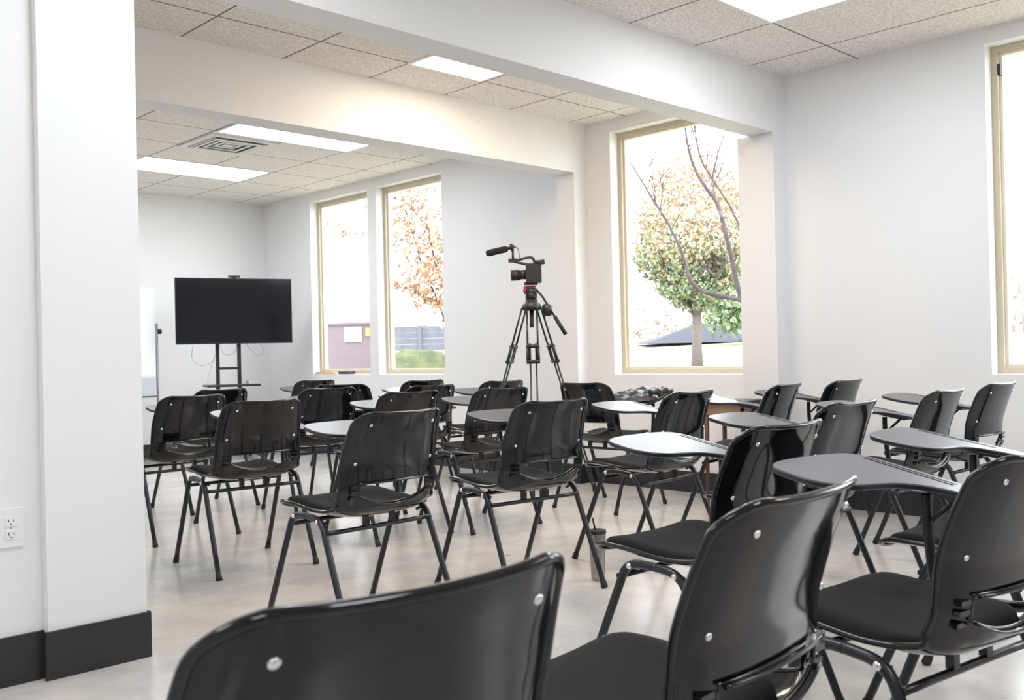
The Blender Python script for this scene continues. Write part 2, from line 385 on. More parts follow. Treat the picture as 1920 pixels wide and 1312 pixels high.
def shell_bm():
    us = []
    for a, c, n in ((-1, -HU, 7), (-HU, HU, 20), (HU, 1, 7)): us += [a+(c-a)*i/n for i in range(n)]
    us.append(1.)
    ss = [.05*(1-math.cos(PI/2*i/7)) for i in range(7)]
    for a, c, n in ((.05, SH0, 26), (SH0, SH1, 5), (SH1, LT-.062, 14)): ss += [a+(c-a)*i/n for i in range(n)]
    ss += [LT-.062+.062*math.sin(PI/2*i/9) for i in range(10)]
    def wp(s, u):                                        # the lower lip of the opening sags in the middle
        a_ = min(1, (u/HU)**2)*.036
        k_ = 0 if s < SH0-.10 or s > SH1 else ((s-SH0+.10)/.10 if s <= SH0 else (SH1-s)/(SH1-SH0))
        return s+a_*k_
    def face(i, j): return not (SH0-1e-6 <= ss[i] and ss[i+1] <= SH1+1e-6 and us[j] >= -HU-1e-6 and us[j+1] <= HU+1e-6)
    b = BM(); V = [[b.verts.new(surf(u, wp(s, u))) for u in us] for s in ss]; V2 = [[b.verts.new(surf(u, wp(s, u), .0042)) for u in us] for s in ss]
    for i in range(len(ss)-1):
        for j in range(len(us)-1):
            if face(i, j):
                b.faces.new((V[i][j], V[i+1][j], V[i+1][j+1], V[i][j+1])).smooth = True
                b.faces.new((V2[i][j], V2[i][j+1], V2[i+1][j+1], V2[i+1][j])).smooth = True
    for v_ in [v_ for v_ in b.verts if not v_.link_faces]: b.verts.remove(v_)
    # rolled rim all round, and round the lumbar opening
    loop = [surf(u, ss[0]) for u in us]+[surf(1, s) for s in ss[1:]]+[surf(u, ss[-1]) for u in us[::-1][1:]]+[surf(-1, s) for s in ss[::-1][1:-1]]
    cl_ = [loop[0]]
    for p in loop[1:]:
        if (p-cl_[-1]).length > .002: cl_.append(p)
    tube(b, cl_, .0066, 10, closed=True)
    hs = [s for s in ss if SH0-1e-6 <= s <= SH1+1e-6]; hu = [u for u in us if -HU-1e-6 <= u <= HU+1e-6]
    hl = [surf(u, wp(hs[0], u), .002) for u in hu]+[surf(HU, wp(s, 1), .002) for s in hs[1:]]+[surf(u, hs[-1], .002) for u in hu[::-1][1:]]+[surf(-HU, wp(s, 1), .002) for s in hs[::-1][1:-1]]
    tube(b, hl, .0045, 8, closed=True)
    # lips that stand off the rear face above and below the opening
    for s in (SH0-.001, SH1+.001):
        q = [surf(u, wp(s, u), -.011) for u in hu]; p = [surf(u, wp(s, u), 0) for u in hu]
        A = [b.verts.new(x) for x in p]; B = [b.verts.new(x) for x in q]
        for i in range(len(A)-1): b.faces.new((A[i], A[i+1], B[i+1], B[i])).smooth = True
        tube(b, q, .0032, 8)
    return b
def cushion_bm(s0, s1, uw, th, wc, rc, nu=22, ns=22):
    b = BM(); rows = []
    def wid(s):
        d = min(s-s0, s1-s); w = wc
        if d < rc: w -= rc-math.sqrt(max(rc*rc-(rc-d)**2, 0))
        return w
    L = s1-s0
    for i in range(ns+1):
        t = (1-math.cos(PI*i/ns))/2; s = s0+L*t; row = []
        for j in range(nu+1):
            u = math.sin(PI/2*(-1+2*j/nu)); W = wid(s); uu = u*W/width(s)*uw
            e = (1-abs(u)**9)*(1-abs(2*t-1)**9)
            row.append((surf(uu, s, .002+th*max(e, 0)**.5), surf(uu, s, .001)))
        rows.append(row)
    T = [[b.verts.new(p[0]) for p in r] for r in rows]; U = [[b.verts.new(p[1]) for p in r] for r in rows]
    for i in range(ns):
        for j in range(nu):
            b.faces.new((T[i][j], T[i][j+1], T[i+1][j+1], T[i+1][j])).smooth = True
            b.faces.new((U[i][j], U[i+1][j], U[i+1][j+1], U[i][j+1])).smooth = True
    for j in range(nu):
        b.faces.new((T[0][j], U[0][j], U[0][j+1], T[0][j+1])); b.faces.new((T[ns][j], T[ns][j+1], U[ns][j+1], U[ns][j]))
    for i in range(ns):
        b.faces.new((T[i][0], T[i+1][0], U[i+1][0], U[i][0])); b.faces.new((T[i][nu], U[i][nu], U[i+1][nu], T[i+1][nu]))
    return b
TSL = .2
def tz(x, y): return TSL*y
TO = [(-.048, .255), (-.040, .305), (.0, .332), (.08, .343), (.19, .342), (.262, .330), (.297, .298), (.306, .24), (.309, .12), (.309, 0), (.308, -.10), (.298, -.128), (.268, -.130), (.247, -.10), (.238, -.02), (.222, .045), (.190, .092), (.145, .120), (.09, .133), (.035, .144), (-.015, .170), (-.042, .21)]

def make_chair(tablet=True, top=None):
    r = empty('tablet_arm_chair' if tablet else 'shell_chair')
    sh = obj('shell', shell_bm(), M['shell'], r)
    for x, zc in ((.138, .758), (-.138, .758), (.169, .618), (-.169, .618)):
        s = s_at_z(zc); w = width(s); p = surf(x/w, s, 0); _, _, ny, nz = at(s)
        b = BM(); lathe(b, [(.006, -.004), (.0062, .0012), (.0048, .0030), (.0015, .0038)], p, (0, -ny, -nz), 14); obj('screw', b, M['chrome'], sh)
    for sx in (-1, 1):                                   # ribbed block behind the lumbar opening
        b = BM()
        for k in range(3):
            q_ = surf(sx*.80, s_at_z(.505+.019*k), -.003)
            box(b, q_.x-.016, q_.x+.016, q_.y-.004, q_.y+.008, q_.z-.0045, q_.z+.0045)
        obj('lumbar_rib', b, M['shell'], sh)
    obj('seat_cushion', cushion_bm(.012, S_CREASE-.080, .985, .036, .206, .075), M['pad'], r)
    obj('back_cushion', cushion_bm(s_at_z(.585), LT-.03, .9, .012, .18, .05), M['pad'], r)
    for sx in (-1, 1):
        for sy in (-1, 1):
            if sy > 0: P = [(.244, .267, .008), (.2368, .104, .385), (.2362, .092, .411), (.2355, .074, .429), (.235, .045, .437), (.235, -.008, .437)]
            else: P = [(.244, -.269, .008), (.2368, -.118, .372), (.2362, -.107, .398), (.2355, -.090, .418), (.235, -.062, .431), (.235, -.008, .437)]
            P = [(sx*x, y, z) for x, y, z in P]
            b = BM(); L_ = [Vector(P[0]).lerp(Vector(P[1]), k/3) for k in range(3)]; tube(b, L_+spline([P[1]]+P[2:], 5), .0118, 12); lg = obj('leg', b, M['tube'], r)
            d = (Vector(P[1])-Vector(P[0])).normalized()
            b = BM(); lathe(b, [(.0148, -.006), (.0148, .004), (.0134, .022), (.0122, .026)], Vector(P[0]), d, 12); obj('foot_cap', b, M['rubber'], lg)
            y = .067 if sy > 0 else -.081; z = .431 if sy > 0 else .424
            b = BM(); lathe(b, [(.0085, 0), (.0085, .003), (.0055, .0055), (.002, .0062)], (sx*.2455, y, z), (sx, 0, 0), 12); obj('bolt', b, M['chrome'], lg)
            b = BM(); tube(b, [(sx*.236, y, z-.004), (sx*.205, y, z-.012)], .006, 8); obj('bolt_sleeve', b, M['tube'], lg)
    b = BM(); tube(b, [(-.237, -.123, .386), (-.15, -.118, .384), (.15, -.118, .384), (.237, -.123, .386)], .0085, 10)
    cb = obj('crossbar', b, M['tube'], r)
    for x in (-.06, .06):
        b = BM(); box(b, x-.010, x+.010, -.126, -.108, .390, .422); bevel(b, .003, 1); obj('spacer_block', b, M['tube'], cb)
    b = BM(); tube(b, [(-.237, .112, .396), (.237, .112, .396)], .0085, 10); obj('crossbar', b, M['tube'], r)
    if tablet:
        b = BM(); poly = [(p.x, p.y) for p in spline([(x, y, 0) for x, y in TO], 4, True)]
        prism(b, poly, .657, .671, 1, tz)
        for f in b.faces:
            if len(f.verts) > 8 and f.normal.z >= 0: pass
        b.normal_update()
        for f in b.faces:
            if len(f.verts) > 8 and sum(v.co.z-TSL*v.co.y for v in f.verts)/len(f.verts) > .66: f.material_index = 0
        bevel(b, .003, 2)
        t = obj('tablet', b, [top or M['tablet'], M['tabedge']], r)
        for x0, x1 in ((.268, .2735), (.285, .2885)):
            b = BM(); prism(b, [(x0, .06), (x1, .06), (x1, .285), (x0, .285)], .6705, .6716, 0, tz); obj('pencil_groove', b, M['groove'], t)
        b = BM(); tube(b, spline([(.250, .035, .437), (.262, .085, .437), (.266, .108, .470), (.267, .120, .58), (.267, .122, .662)], 6), .0115, 10); a = obj('tablet_post', b, M['tube'], r)
        b = BM(); prism(b, [(.235, .02), (.298, .02), (.298, .20), (.235, .20)], .646, .657, 0, tz); bevel(b, .003, 1); obj('hinge_plate', b, M['tube'], a)
        b = BM(); tube(b, [(.262, .045, .655), (.262, .105, .60)], .006, 8); obj('hinge_strut', b, M['tube'], a)
    return r
def kids(o): return [c for c in bpy.data.objects if c.parent == o]
def copy_tree(o, parent=None):
    c = o.copy(); C.objects.link(c); c.parent = parent
    for k in kids(o): copy_tree(k, c)
    return c
chairT = make_chair(True); chairP = make_chair(False)
G = 'black shell chairs set out in rows'
chairs = [  # x, y, degrees, has tablet, label
 (.545, .93, -4.1, 0, 'black shell chair closest to the camera, its back cut by the bottom edge'),
 (1.20, .945, 4.0, 0, 'glossy black shell chair, its curved back in front of a large grey desk top'),
 (1.92, .84, -8, 1, 'large black tablet chair whose back is cut by the right edge, seat fully shown'),
 (2.23, 1.55, -1.1, 1, 'black tablet chair whose bare seat stands beside the steel tumbler on the floor'),
 (2.78, .99, 4, 1, 'black tablet chair mostly hidden, its wide desk top reaching the right edge'),
 (3.19, 1.85, -.3, 1, 'black tablet chair whose back rises just behind the large grey desk top'),
 (4.13, 1.90, 1.8, 1, 'black tablet chair one left of the chair closest to the rightmost window'),
 (4.91, 1.95, -.8, 1, 'black tablet chair closest to the rightmost window'),
 (2.09, 2.99, 1.25, 1, 'black tablet chair with all its splayed legs on open floor'),
 (2.885, 2.96, -6, 1, 'black tablet chair with its rear leg crossing the steel tumbler'),
 (3.70, 2.89, 2.2, 1, 'black tablet chair whose back stands just left of the brown side table'),
 (4.51, 2.88, 7, 1, 'black tablet chair in front of the pillar strip right of the big tree window'),
 (5.14, 2.85, .8, 1, 'black tablet chair standing against the middle of the blank wall'),
 (2.335, 4.32, -4.8, 1, 'black tablet chair second from the white column, its lumbar slot showing floor'),
 (3.26, 4.40, -2.4, 1, 'black tablet chair showing only its back top directly over the chair with open floor legs'),
 (3.80, 4.23, -5.1, 1, 'black tablet chair with a desk top crossing its back, below the camera tripod'),
 (2.46, 5.34, -.3, 1, 'black tablet chair next to the white column edge'),
 (3.47, 5.48, -7, 1, 'black tablet chair below the left pane of the double window, nearer of the two there'),
 (3.98, 5.10, -2, 1, 'black tablet chair in the middle of three below the right double window pane'),
 (4.79, 5.27, -4, 1, 'black tablet chair just behind the left leg of the camera tripod'),
 (3.06, 6.20, 3.5, 1, 'black tablet chair in front of the screen stand'),
 (4.75, 6.12, -4, 1, 'farthest black tablet chair below the right pane of the double window'),
 (4.60, 7.44, -1.6, 1, 'farthest black tablet chair, under the left pane of the double window'),
 (4.11, 5.95, -51, 0, 'black shell chair turned toward the windows under the double window'),
 (4.77, 4.04, -86.6, 1, 'black tablet chair turned to face the wall, holding the black jacket'),
]
used = set()
for x, y, dg, tb, lb in chairs:
    src = chairT if tb else chairP
    o = src if src.name not in used else copy_tree(src)
    used.add(src.name)
    o.location = (x, y, 0); o.rotation_euler = (0, 0, math.radians(dg)); tag(o, lb, 'chair', G)

# ------------------------------------------------------------------ things in the room
# tumbler on the floor
t = tag(empty('tumbler', (3.19, 2.78, 0)), 'tall brushed metal tumbler with black lid and straw on the floor', 'tumbler')
b = BM(); lathe(b, [(.027, 0), (.029, .004), (.031, .03), (.0355, .15), (.0375, .205), (.0365, .207)], n=28); obj('cup', b, M['tumbler'], t)
b = BM(); lathe(b, [(.0385, .203), (.0395, .206), (.0395, .216), (.035, .220), (.010, .221)], n=28); obj('lid', b, M['rubber'], t)
b = BM(); tube(b, [(-.008, .004, .215), (-.016, .010, .272)], .004, 10); obj('straw', b, M['rubber'], t)

# screen on its wheeled stand
s = tag(empty('television', (4.70, 8.80, 0), math.radians(-18)), 'large black flat screen television on the wheeled stand', 'television')
b = BM(); box(b, -.565, .565, -.022, .012, 1.155, 1.805); bevel(b, .004, 2); obj('bezel', b, M['bezel'], s)
b = BM(); box(b, -.555, .555, -.0245, -.021, 1.170, 1.796); obj('screen', b, M['screen'], s)
b = BM(); box(b, -.30, .30, .012, .045, 1.20, 1.65); bevel(b, .01, 2); obj('rear_housing', b, M['bezel'], s)
s2 = tag(empty('television_stand', (4.70, 8.80, 0), math.radians(-18)), 'dark metal stand with two posts and a shelf under the television', 'stand')
for x in (-.165, .045):
    b = BM(); box(b, x-.017, x+.017, .05, .085, .06, 1.62); bevel(b, .003, 1); obj('post', b, M['dkmetal'], s2)
b = BM(); box(b, -.15, .03, .052, .078, .90, .925); obj('crossbar', b, M['dkmetal'], s2)
b = BM(); box(b, -.148, .03, .052, .078, 1.30, 1.36); obj('crossbar', b, M['dkmetal'], s2)
b = BM(); box(b, -.31, .19, -.26, .09, .735, .755); bevel(b, .006, 2); obj('shelf', b, M['dkmetal'], s2)
for x in (-.30, .18):
    b = BM(); box(b, x-.02, x+.02, -.33, .33, .05, .085); bevel(b, .003, 1); bs = obj('base_foot', b, M['dkmetal'], s2)
    for y in (-.30, .30):
        b = BM(); lathe(b, [(.03, -.012), (.032, 0), (.03, .012)], (x, y, .032), (1, 0, 0), 14); obj('caster', b, M['rubber'], bs)
b = BM(); box(b, -.30, .18, .05, .085, .052, .083); obj('base_bar', b, M['dkmetal'], s2)
w = tag(empty('webcam', (4.70, 8.80, 1.805), math.radians(-18)), 'small black webcam on top of the television', 'webcam')
b = BM(); box(b, -.055, .055, -.022, .012, .008, .030); bevel(b, .008, 2); obj('body', b, M['cam'], w)
b = BM(); box(b, -.022, .022, -.02, .014, 0, .009); obj('clip', b, M['cam'], w)
b = BM(); lathe(b, [(.008, 0), (.008, .004), (.006, .005)], (0, -.022, .019), (0, -1, 0), 14); obj('lens', b, M['screen'], w)
# cables hanging below the screen
R18 = Matrix.Rotation(math.radians(-18), 3, 'Z')
def L18(p): return R18 @ Vector(p)+Vector((4.70, 8.80, 0))
for lb, pts in (('thin grey cable looping low on the left below the television', [(-.40, .03, 1.15), (-.41, .04, 1.02), (-.33, .05, .945), (-.23, .06, .97), (-.19, .06, 1.02)]),
                ('thin grey cable looping between the stand posts', [(-.14, .035, 1.15), (-.12, .03, 1.07), (-.06, .03, 1.045), (.0, .03, 1.08), (.015, .03, 1.15)]),
                ('thin grey cable crossing right of the stand posts', [(.11, .03, 1.15), (.16, .03, 1.09), (.24, .03, 1.03), (.28, .03, 1.10), (.25, .03, 1.15)]),
                ('long grey cable trailing from the stand down to the shelf', [(-.19, .05, 1.05), (-.23, .05, .93), (-.27, .0, .82), (-.29, -.1, .76)])):
    b = BM(); tube(b, spline([L18(p) for p in pts], 8), .0026, 6); tag(obj('cable', b, M['cable']), lb, 'cable')
b = BM(); box(b, -.05, .05, -.03, .03, 0, .03); bevel(b, .008, 2); q = tag(obj('remote_receiver', b, M['grey'], loc=L18((.13, -.12, .7565))), 'small grey box on the shelf of the television stand', 'electronics')

# mobile whiteboard
w = tag(empty('mobile_whiteboard', (3.50, 9.2, 0)), 'mobile whiteboard on a metal stand beside the white column', 'whiteboard')
b = BM(); box(b, -.55, .55, -.012, .012, .845, 1.715); fr = obj('board_frame', b, M['white'], w)
b = BM(); box(b, -.535, .535, -.016, -.011, .86, 1.70); obj('writing_surface', b, M['wb'], w)
b = BM(); box(b, -.55, .545, -.02, .01, .67, .835); obj('lower_panel', b, M['wbt'], w)
for sx in (-1, 1):
    b = BM(); tube(b, [(sx*.575, .0, .05), (sx*.575, 0, 1.37)], .012, 10); pl = obj('post', b, M['alu'], w)
    b = BM(); tube(b, [(sx*.575, -.3, .05), (sx*.575, .3, .05)], .014, 10); obj('foot', b, M['alu'], pl)
    b = BM(); lathe(b, [(.022, 0), (.026, .01), (.026, .03), (.018, .036)], (sx*.585, 0, 1.29), (sx, 0, 0), 16); obj('knob', b, M['rubber'], pl)
    for y in (-.28, .28):
        b = BM(); lathe(b, [(.02, -.01), (.024, 0), (.02, .01)], (sx*.575, y, .024), (1, 0, 0), 12); obj('caster', b, M['rubber'], pl)
b = BM(); tube(b, [(-.575, 0, .655), (.575, 0, .655)], .008, 8); obj('rail', b, M['alu'], w)

# things on the sill of the double window's left part
b = BM(); box(b, -.06, .06, -.17, .20, 0, .022); bevel(b, .006, 2); tag(obj('pencil_box', b, M['ochre'], loc=(WX+.075, 8.56, SZ)), 'flat tan box lying on the sill of the leftmost window', 'box')
b = BM(); box(b, -.03, .03, -.10, .10, 0, .028); bevel(b, .007, 2); tag(obj('board_eraser', b, M['ink'], loc=(WX+.05, 8.24, SZ)), 'dark purple eraser on the sill of the leftmost window', 'eraser')

# side table behind the third row
t = tag(empty('side_table', (5.295, 3.44, 0)), 'small brown wooden side table with a dark top near the window', 'table')
b = BM(); box(b, -.13, .13, -.17, .17, .655, .672); bevel(b, .003, 1); obj('tabletop', b, M['bezel'], t)
b = BM(); box(b, -.11, .11, -.15, .15, .575, .655); obj('apron', b, M['wood'], t)
for x in (-.10, .10):
    for y in (-.135, .135):
        b = BM(); tube(b, [(x, y, .58), (x*1.02, y*1.02, 0)], [.016, .011], 10); obj('leg', b, M['redwood'], t)

# black jacket dropped on a tablet
b = BM(); n = 26; rnd = random.Random(3); V = []
ph = [rnd.uniform(0, 6) for _ in range(8)]
for i in range(n+1):
    row = []
    for j in range(n+1):
        u, v_ = -1+2*i/n, -1+2*j/n
        k = math.sqrt(max(0, 1-.5*v_*v_)); k2 = math.sqrt(max(0, 1-.5*u*u))
        x, y = u*k*.20*(1+.1*math.sin(3*v_+ph[0])), v_*k2*.19*(1+.14*math.sin(4*u+ph[1]))
        e = max(0, 1-(u*k)**2-(v_*k2)**2)**.5
        h = .030*e*(1+.35*math.sin(9*u+5*v_+ph[2])+.25*math.sin(13*v_-6*u+ph[3])+.15*math.sin(21*u+ph[4]))
        row.append(b.verts.new((x, y, h+.2*x)))
    V.append(row)
for i in range(n):
    for j in range(n): b.faces.new((V[i][j], V[i][j+1], V[i+1][j+1], V[i+1][j])).smooth = True
bt = [[b.verts.new((w_.co.x, w_.co.y, .2*w_.co.x-.001)) for w_ in r] for r in V]
for i in range(n):
    for j in range(n): b.faces.new((bt[i][j], bt[i+1][j], bt[i+1][j+1], bt[i][j+1]))
bmesh.ops.remove_doubles(b, verts=b.verts, dist=.0005)
jk = tag(obj('jacket', b, M['jacket'], loc=(4.88, 3.91, .701)), 'crumpled black jacket lying on a chair desk below the big tree window', 'jacket')
b = BM(); sl = spline([(-.05, -.16, .03), (.0, -.19, .035), (.08, -.20, .04), (.15, -.17, .035), (.17, -.10, .045)], 6); tube(b, sl, [.02+.006*math.sin(i*1.3) for i in range(len(sl))], 10); obj('sleeve', b, M['jacket'], jk)

# ------------------------------------------------------------------ tripod and video camera
TC = Vector((4.64, 4.585, 0)); fwd = Vector((.696, .718, 0)); rt = Vector((.718, -.696, 0))
t = tag(empty('tripod', TC), 'tall black video tripod with twin tube legs and a pan handle', 'tripod')
b = BM(); lathe(b, [(.055, 1.285), (.065, 1.295), (.065, 1.325), (.045, 1.335), (.04, 1.36)], n=20); obj('crown', b, M['cam'], t)
b = BM(); lathe(b, [(.014, 1.17), (.016, 1.18), (.016, 1.285)], n=12); obj('bowl_clamp', b, M['cam'], t)
for az in (-1, 1, 0):
    d = (rt*az*.87+fwd*.42) if az else -fwd
    d.normalize(); side = Vector((-d.y, d.x, 0))
    top, foot = Vector((0, 0, 1.305))+d*.055, d*.50+Vector((0, 0, .02))
    if az: foot = d*.47+Vector((0, 0, .02))
    P = lambda k, o=0: top.lerp(foot, k)+side*o
    b = BM()
    for o_ in (-.034, .034): tube(b, [P(0, o_), P(.29, o_)], .0070, 8)
    lg = obj('leg', b, M['tube'], t)
    b = BM()
    for o_ in (-.020, .020): tube(b, [P(.19, o_), P(.97, o_)], .0066, 8)
    obj('lower_stage', b, M['tube'], lg)
    for k in (.205, .285):
        b = BM(); tube(b, [P(k, -.044), P(k, .044)], .0125, 8); obj('leg_clamp', b, M['cam'], lg)
    b = BM()
    for o_ in (-.036, .036): tube(b, [P(.205, o_), P(.285, o_)], .0095, 8)
    obj('clamp_housing', b, M['cam'], lg)
    b = BM(); tube(b, [P(.96), P(1.0)], [.012, .02], 8); obj('foot', b, M['rubber'], lg)
# fluid head
hd = BM(); lathe(hd, [(.032, 1.36), (.04, 1.37), (.04, 1.40), (.03, 1.41)], n=18)
tube(hd, [fwd*-.01+rt*-.035+Vector((0, 0, 1.410)), fwd*-.01+rt*.035+Vector((0, 0, 1.410))], .03, 16)
h = obj('fluid_head', hd, M['cam'], t)
b = BM(); tube(b, [rt*-.05+Vector((0, 0, 1.438)), rt*.03+Vector((0, 0, 1.442))], .013, 10); tube(b, [rt*-.038+fwd*-.02+Vector((0, 0, 1.40)), rt*-.044+fwd*-.03+Vector((0, 0, 1.43))], .013, 10); obj('head_lock', b, M['camr'], h)
b = BM(); tube(b, [rt*.03+Vector((0, 0, 1.43)), rt*.075+Vector((0, 0, 1.38)), rt*.215-fwd*.05+Vector((0, 0, 1.135))], [.008, .008, .008], 10)
ph_ = obj('pan_handle', b, M['cam'], t)
b = BM(); tube(b, [rt*.155-fwd*.03+Vector((0, 0, 1.24)), rt*.225-fwd*.053+Vector((0, 0, 1.118))], .014, 12); obj('grip', b, M['rubber'], ph_)
b = BM(); lathe(b, [(.02, -.04), (.036, -.03), (.036, .03), (.022, .04)], rt*.105+Vector((0, 0, 1.285)), (0.1, 0, 1), 14); obj('counterweight_pouch', b, M['cam'], t)

# camera body frame: -rt is where the lens looks
K = tag(empty('video_camera', TC+Vector((0, 0, 1.458)), 0), 'black video camera with a lens and foam covered microphone on the tripod', 'camera')
def cb(bm, a0, a1, d0, d1, z0, z1):          # box in the rt / fwd frame
    v = [bm.verts.new(rt*a+fwd*d+Vector((0, 0, z))) for a in (a0, a1) for d in (d0, d1) for z in (z0, z1)]
    for f in ((0, 1, 3, 2), (4, 6, 7, 5), (0, 4, 5, 1), (2, 3, 7, 6), (0, 2, 6, 4), (1, 5, 7, 3)): bm.faces.new([v[i] for i in f])
b = BM(); cb(b, -.034, .072, -.05, .05, .014, .138); bevel(b, .022, 3); bd = obj('body', b, M['cam'], K)
b = BM(); cb(b, -.045, .045, -.025, .025, .0, .018); bevel(b, .004, 1); obj('mounting_plate', b, M['cam'], K)
b = BM(); tube(b, [rt*-.03+Vector((0, 0, .072)), rt*-.075+Vector((0, 0, .070))], .032, 20); tube(b, [rt*-.075+Vector((0, 0, .070)), rt*-.135+Vector((0, 0, .066))], .036, 20); ln = obj('lens_barrel', b, M['cam'], K)
b = BM()
for k in (.088, .104, .12): tube(b, [rt*-k+Vector((0, 0, .069)), rt*-(k+.006)+Vector((0, 0, .0685))], .0372, 20)
obj('focus_ring', b, M['rubber'], ln)
b = BM(); tube(b, [rt*-.1352+Vector((0, 0, .066)), rt*-.1362+Vector((0, 0, .066))], .030, 20); obj('front_glass', b, M['screen'], ln)
b = BM(); tube(b, spline([rt*.03+Vector((0, 0, .13)), rt*.02+Vector((0, 0, .175)), rt*-.01+Vector((0, 0, .188)), rt*-.09+Vector((0, 0, .168))], 6), .009, 10)
tube(b, spline([rt*.02+Vector((0, 0, .14)), rt*-.03+Vector((0, 0, .142)), rt*-.10+Vector((0, 0, .158)), rt*-.14+Vector((0, 0, .168))], 6), .009, 10); hn = obj('top_handle', b, M['cam'], K)
b = BM(); cb(b, -.15, -.09, -.02, .02, .155, .18); bevel(b, .004, 1); tube(b, [rt*-.118+Vector((0, 0, .17)), rt*-.118+Vector((0, 0, .24))], .008, 10); obj('microphone_mount', b, M['cam'], hn)
b = BM(); tube(b, [rt*-.30+Vector((0, 0, .218)), rt*-.285+Vector((0, 0, .222)), rt*-.17+Vector((0, 0, .246)), rt*-.155+Vector((0, 0, .250))], [.014, .0225, .0225, .018], 14); mc = obj('microphone', b, M['foam'], K)
b = BM(); tube(b, [rt*-.165+Vector((0, 0, .247)), rt*-.105+Vector((0, 0, .262))], .012, 12); tube(b, [rt*-.135+Vector((0, 0, .255)), rt*-.115+Vector((0, 0, .259))], .026, 14)
tube(b, spline([rt*-.105+Vector((0, 0, .262)), rt*-.085+Vector((0, 0, .25)), rt*-.075+Vector((0, 0, .21)), rt*-.07+Vector((0, 0, .165))], 6), .003, 6); obj('shock_mount', b, M['cam'], mc)
b = BM(); tube(b, [rt*.035+Vector((0, 0, .148)), rt*.095+Vector((0, 0, .156))], .017, 14); obj('viewfinder', b, M['cam'], K)

# ------------------------------------------------------------------ outdoors
b = BM(); xs = [WX+WT+.01, 9, 13, 18, 24, 34]; zz = [-.10, .12, .48, .92, 1.22, 1.30]
yy = [-14, -4, 2, 8, 14, 20, 30, 44]
V = [[b.verts.new((x, y, z+(.0 if y < 12 else 0))) for y in yy] for x, z in zip(xs, zz)]
for i in range(len(xs)-1):
    for j in range(len(yy)-1): b.faces.new((V[i][j], V[i][j+1], V[i+1][j+1], V[i+1][j])).smooth = True
struct(obj('lawn', b, M['lawn']))
def gz(x):
    for (a, za), (c, zc) in zip(zip(xs, zz), list(zip(xs, zz))[1:]):
        if x <= c: return za+(zc-za)*(x-a)/(c-a)
    return zz[-1]
def leaves(bm, n, gen, size, pick, rnd):
    for _ in range(n):
        p = gen(); 
        if p is None: continue
        a = Vector((rnd.gauss(0, 1), rnd.gauss(0, 1), rnd.gauss(0, 1))).normalized(); c = a.orthogonal().normalized(); d = a.cross(c)
        s = size*rnd.uniform(.6, 1.3)
        f = bm.faces.new([bm.verts.new(p+c*s), bm.verts.new(p+d*s*.6), bm.verts.new(p-c*s), bm.verts.new(p-d*s*.6)]); f.material_index = pick(p)
def twigs(bm, p, d, L, r, depth, rnd, tips, spread=.6):
    q = p+d*L; m = p.lerp(q, .5)+Vector((rnd.gauss(0, 1), rnd.gauss(0, 1), rnd.gauss(0, 1)))*L*.05
    tube(bm, [p, m, q], [r, r*.85, r*.7], 6)
    tips.append(q)
    if depth == 0: return
    for _ in range(3 if depth > 1 else 2):
        e = (d+Vector((rnd.gauss(0, 1), rnd.gauss(0, 1), rnd.gauss(0, 1)))*spread*.6).normalized()
        twigs(bm, m.lerp(q, rnd.random()), e, L*rnd.uniform(.6, .8), r*.6, depth-1, rnd, tips, spread)
# round autumn tree on the lawn
rnd = random.Random(11)
T = Vector((14.18, 9.93, gz(14.18)))
t = tag(empty('autumn_tree', T), 'round lawn tree with a straight trunk, green below and orange above', 'tree')
b = BM(); tube(b, [(0, 0, -.1), (0, 0, .5), (.02, 0, 1.05)], [.12, .085, .08], 12)
tips = []
for k in range(7):
    a = 2*PI*k/7; twigs(b, Vector((0, 0, 1.0)), Vector((math.cos(a)*.6, math.sin(a)*.6, .9)).normalized(), .75, .055, 3, rnd, tips)
obj('trunk', b, M['trunk'], t)
b = BM()
def gen():
    while True:
        p = Vector((rnd.uniform(-1, 1), rnd.uniform(-1, 1), rnd.uniform(-1, 1))); l = p.length
        if l < 1 and rnd.random() < .3+.7*l: break
    z = p.z*(1.85 if p.z > 0 else 1.15)
    w = 1.10*(1 if p.z > -.2 else 1+.35*(p.z+.2))
    p = Vector((p.x*w, p.y*w, z+2.2))
    if math.sin(p.x*5+1)*math.sin(p.y*5.3+2)*math.sin(p.z*4.5) > .32: return None
    return p
def pick(p):
    h = (p.z-1.3)/2.2+rnd.gauss(0, .22)
    if h < .25: return 0
    if h < .55: return rnd.choice((0, 1, 2))
    if h < 1.0: return rnd.choice((2, 1, 3, 2))
    return 3
leaves(b, 16000, gen, .043, pick, rnd)
obj('crown', b, [M['leafg'], M['leafy'], M['leafo'], M['leafp']], t)
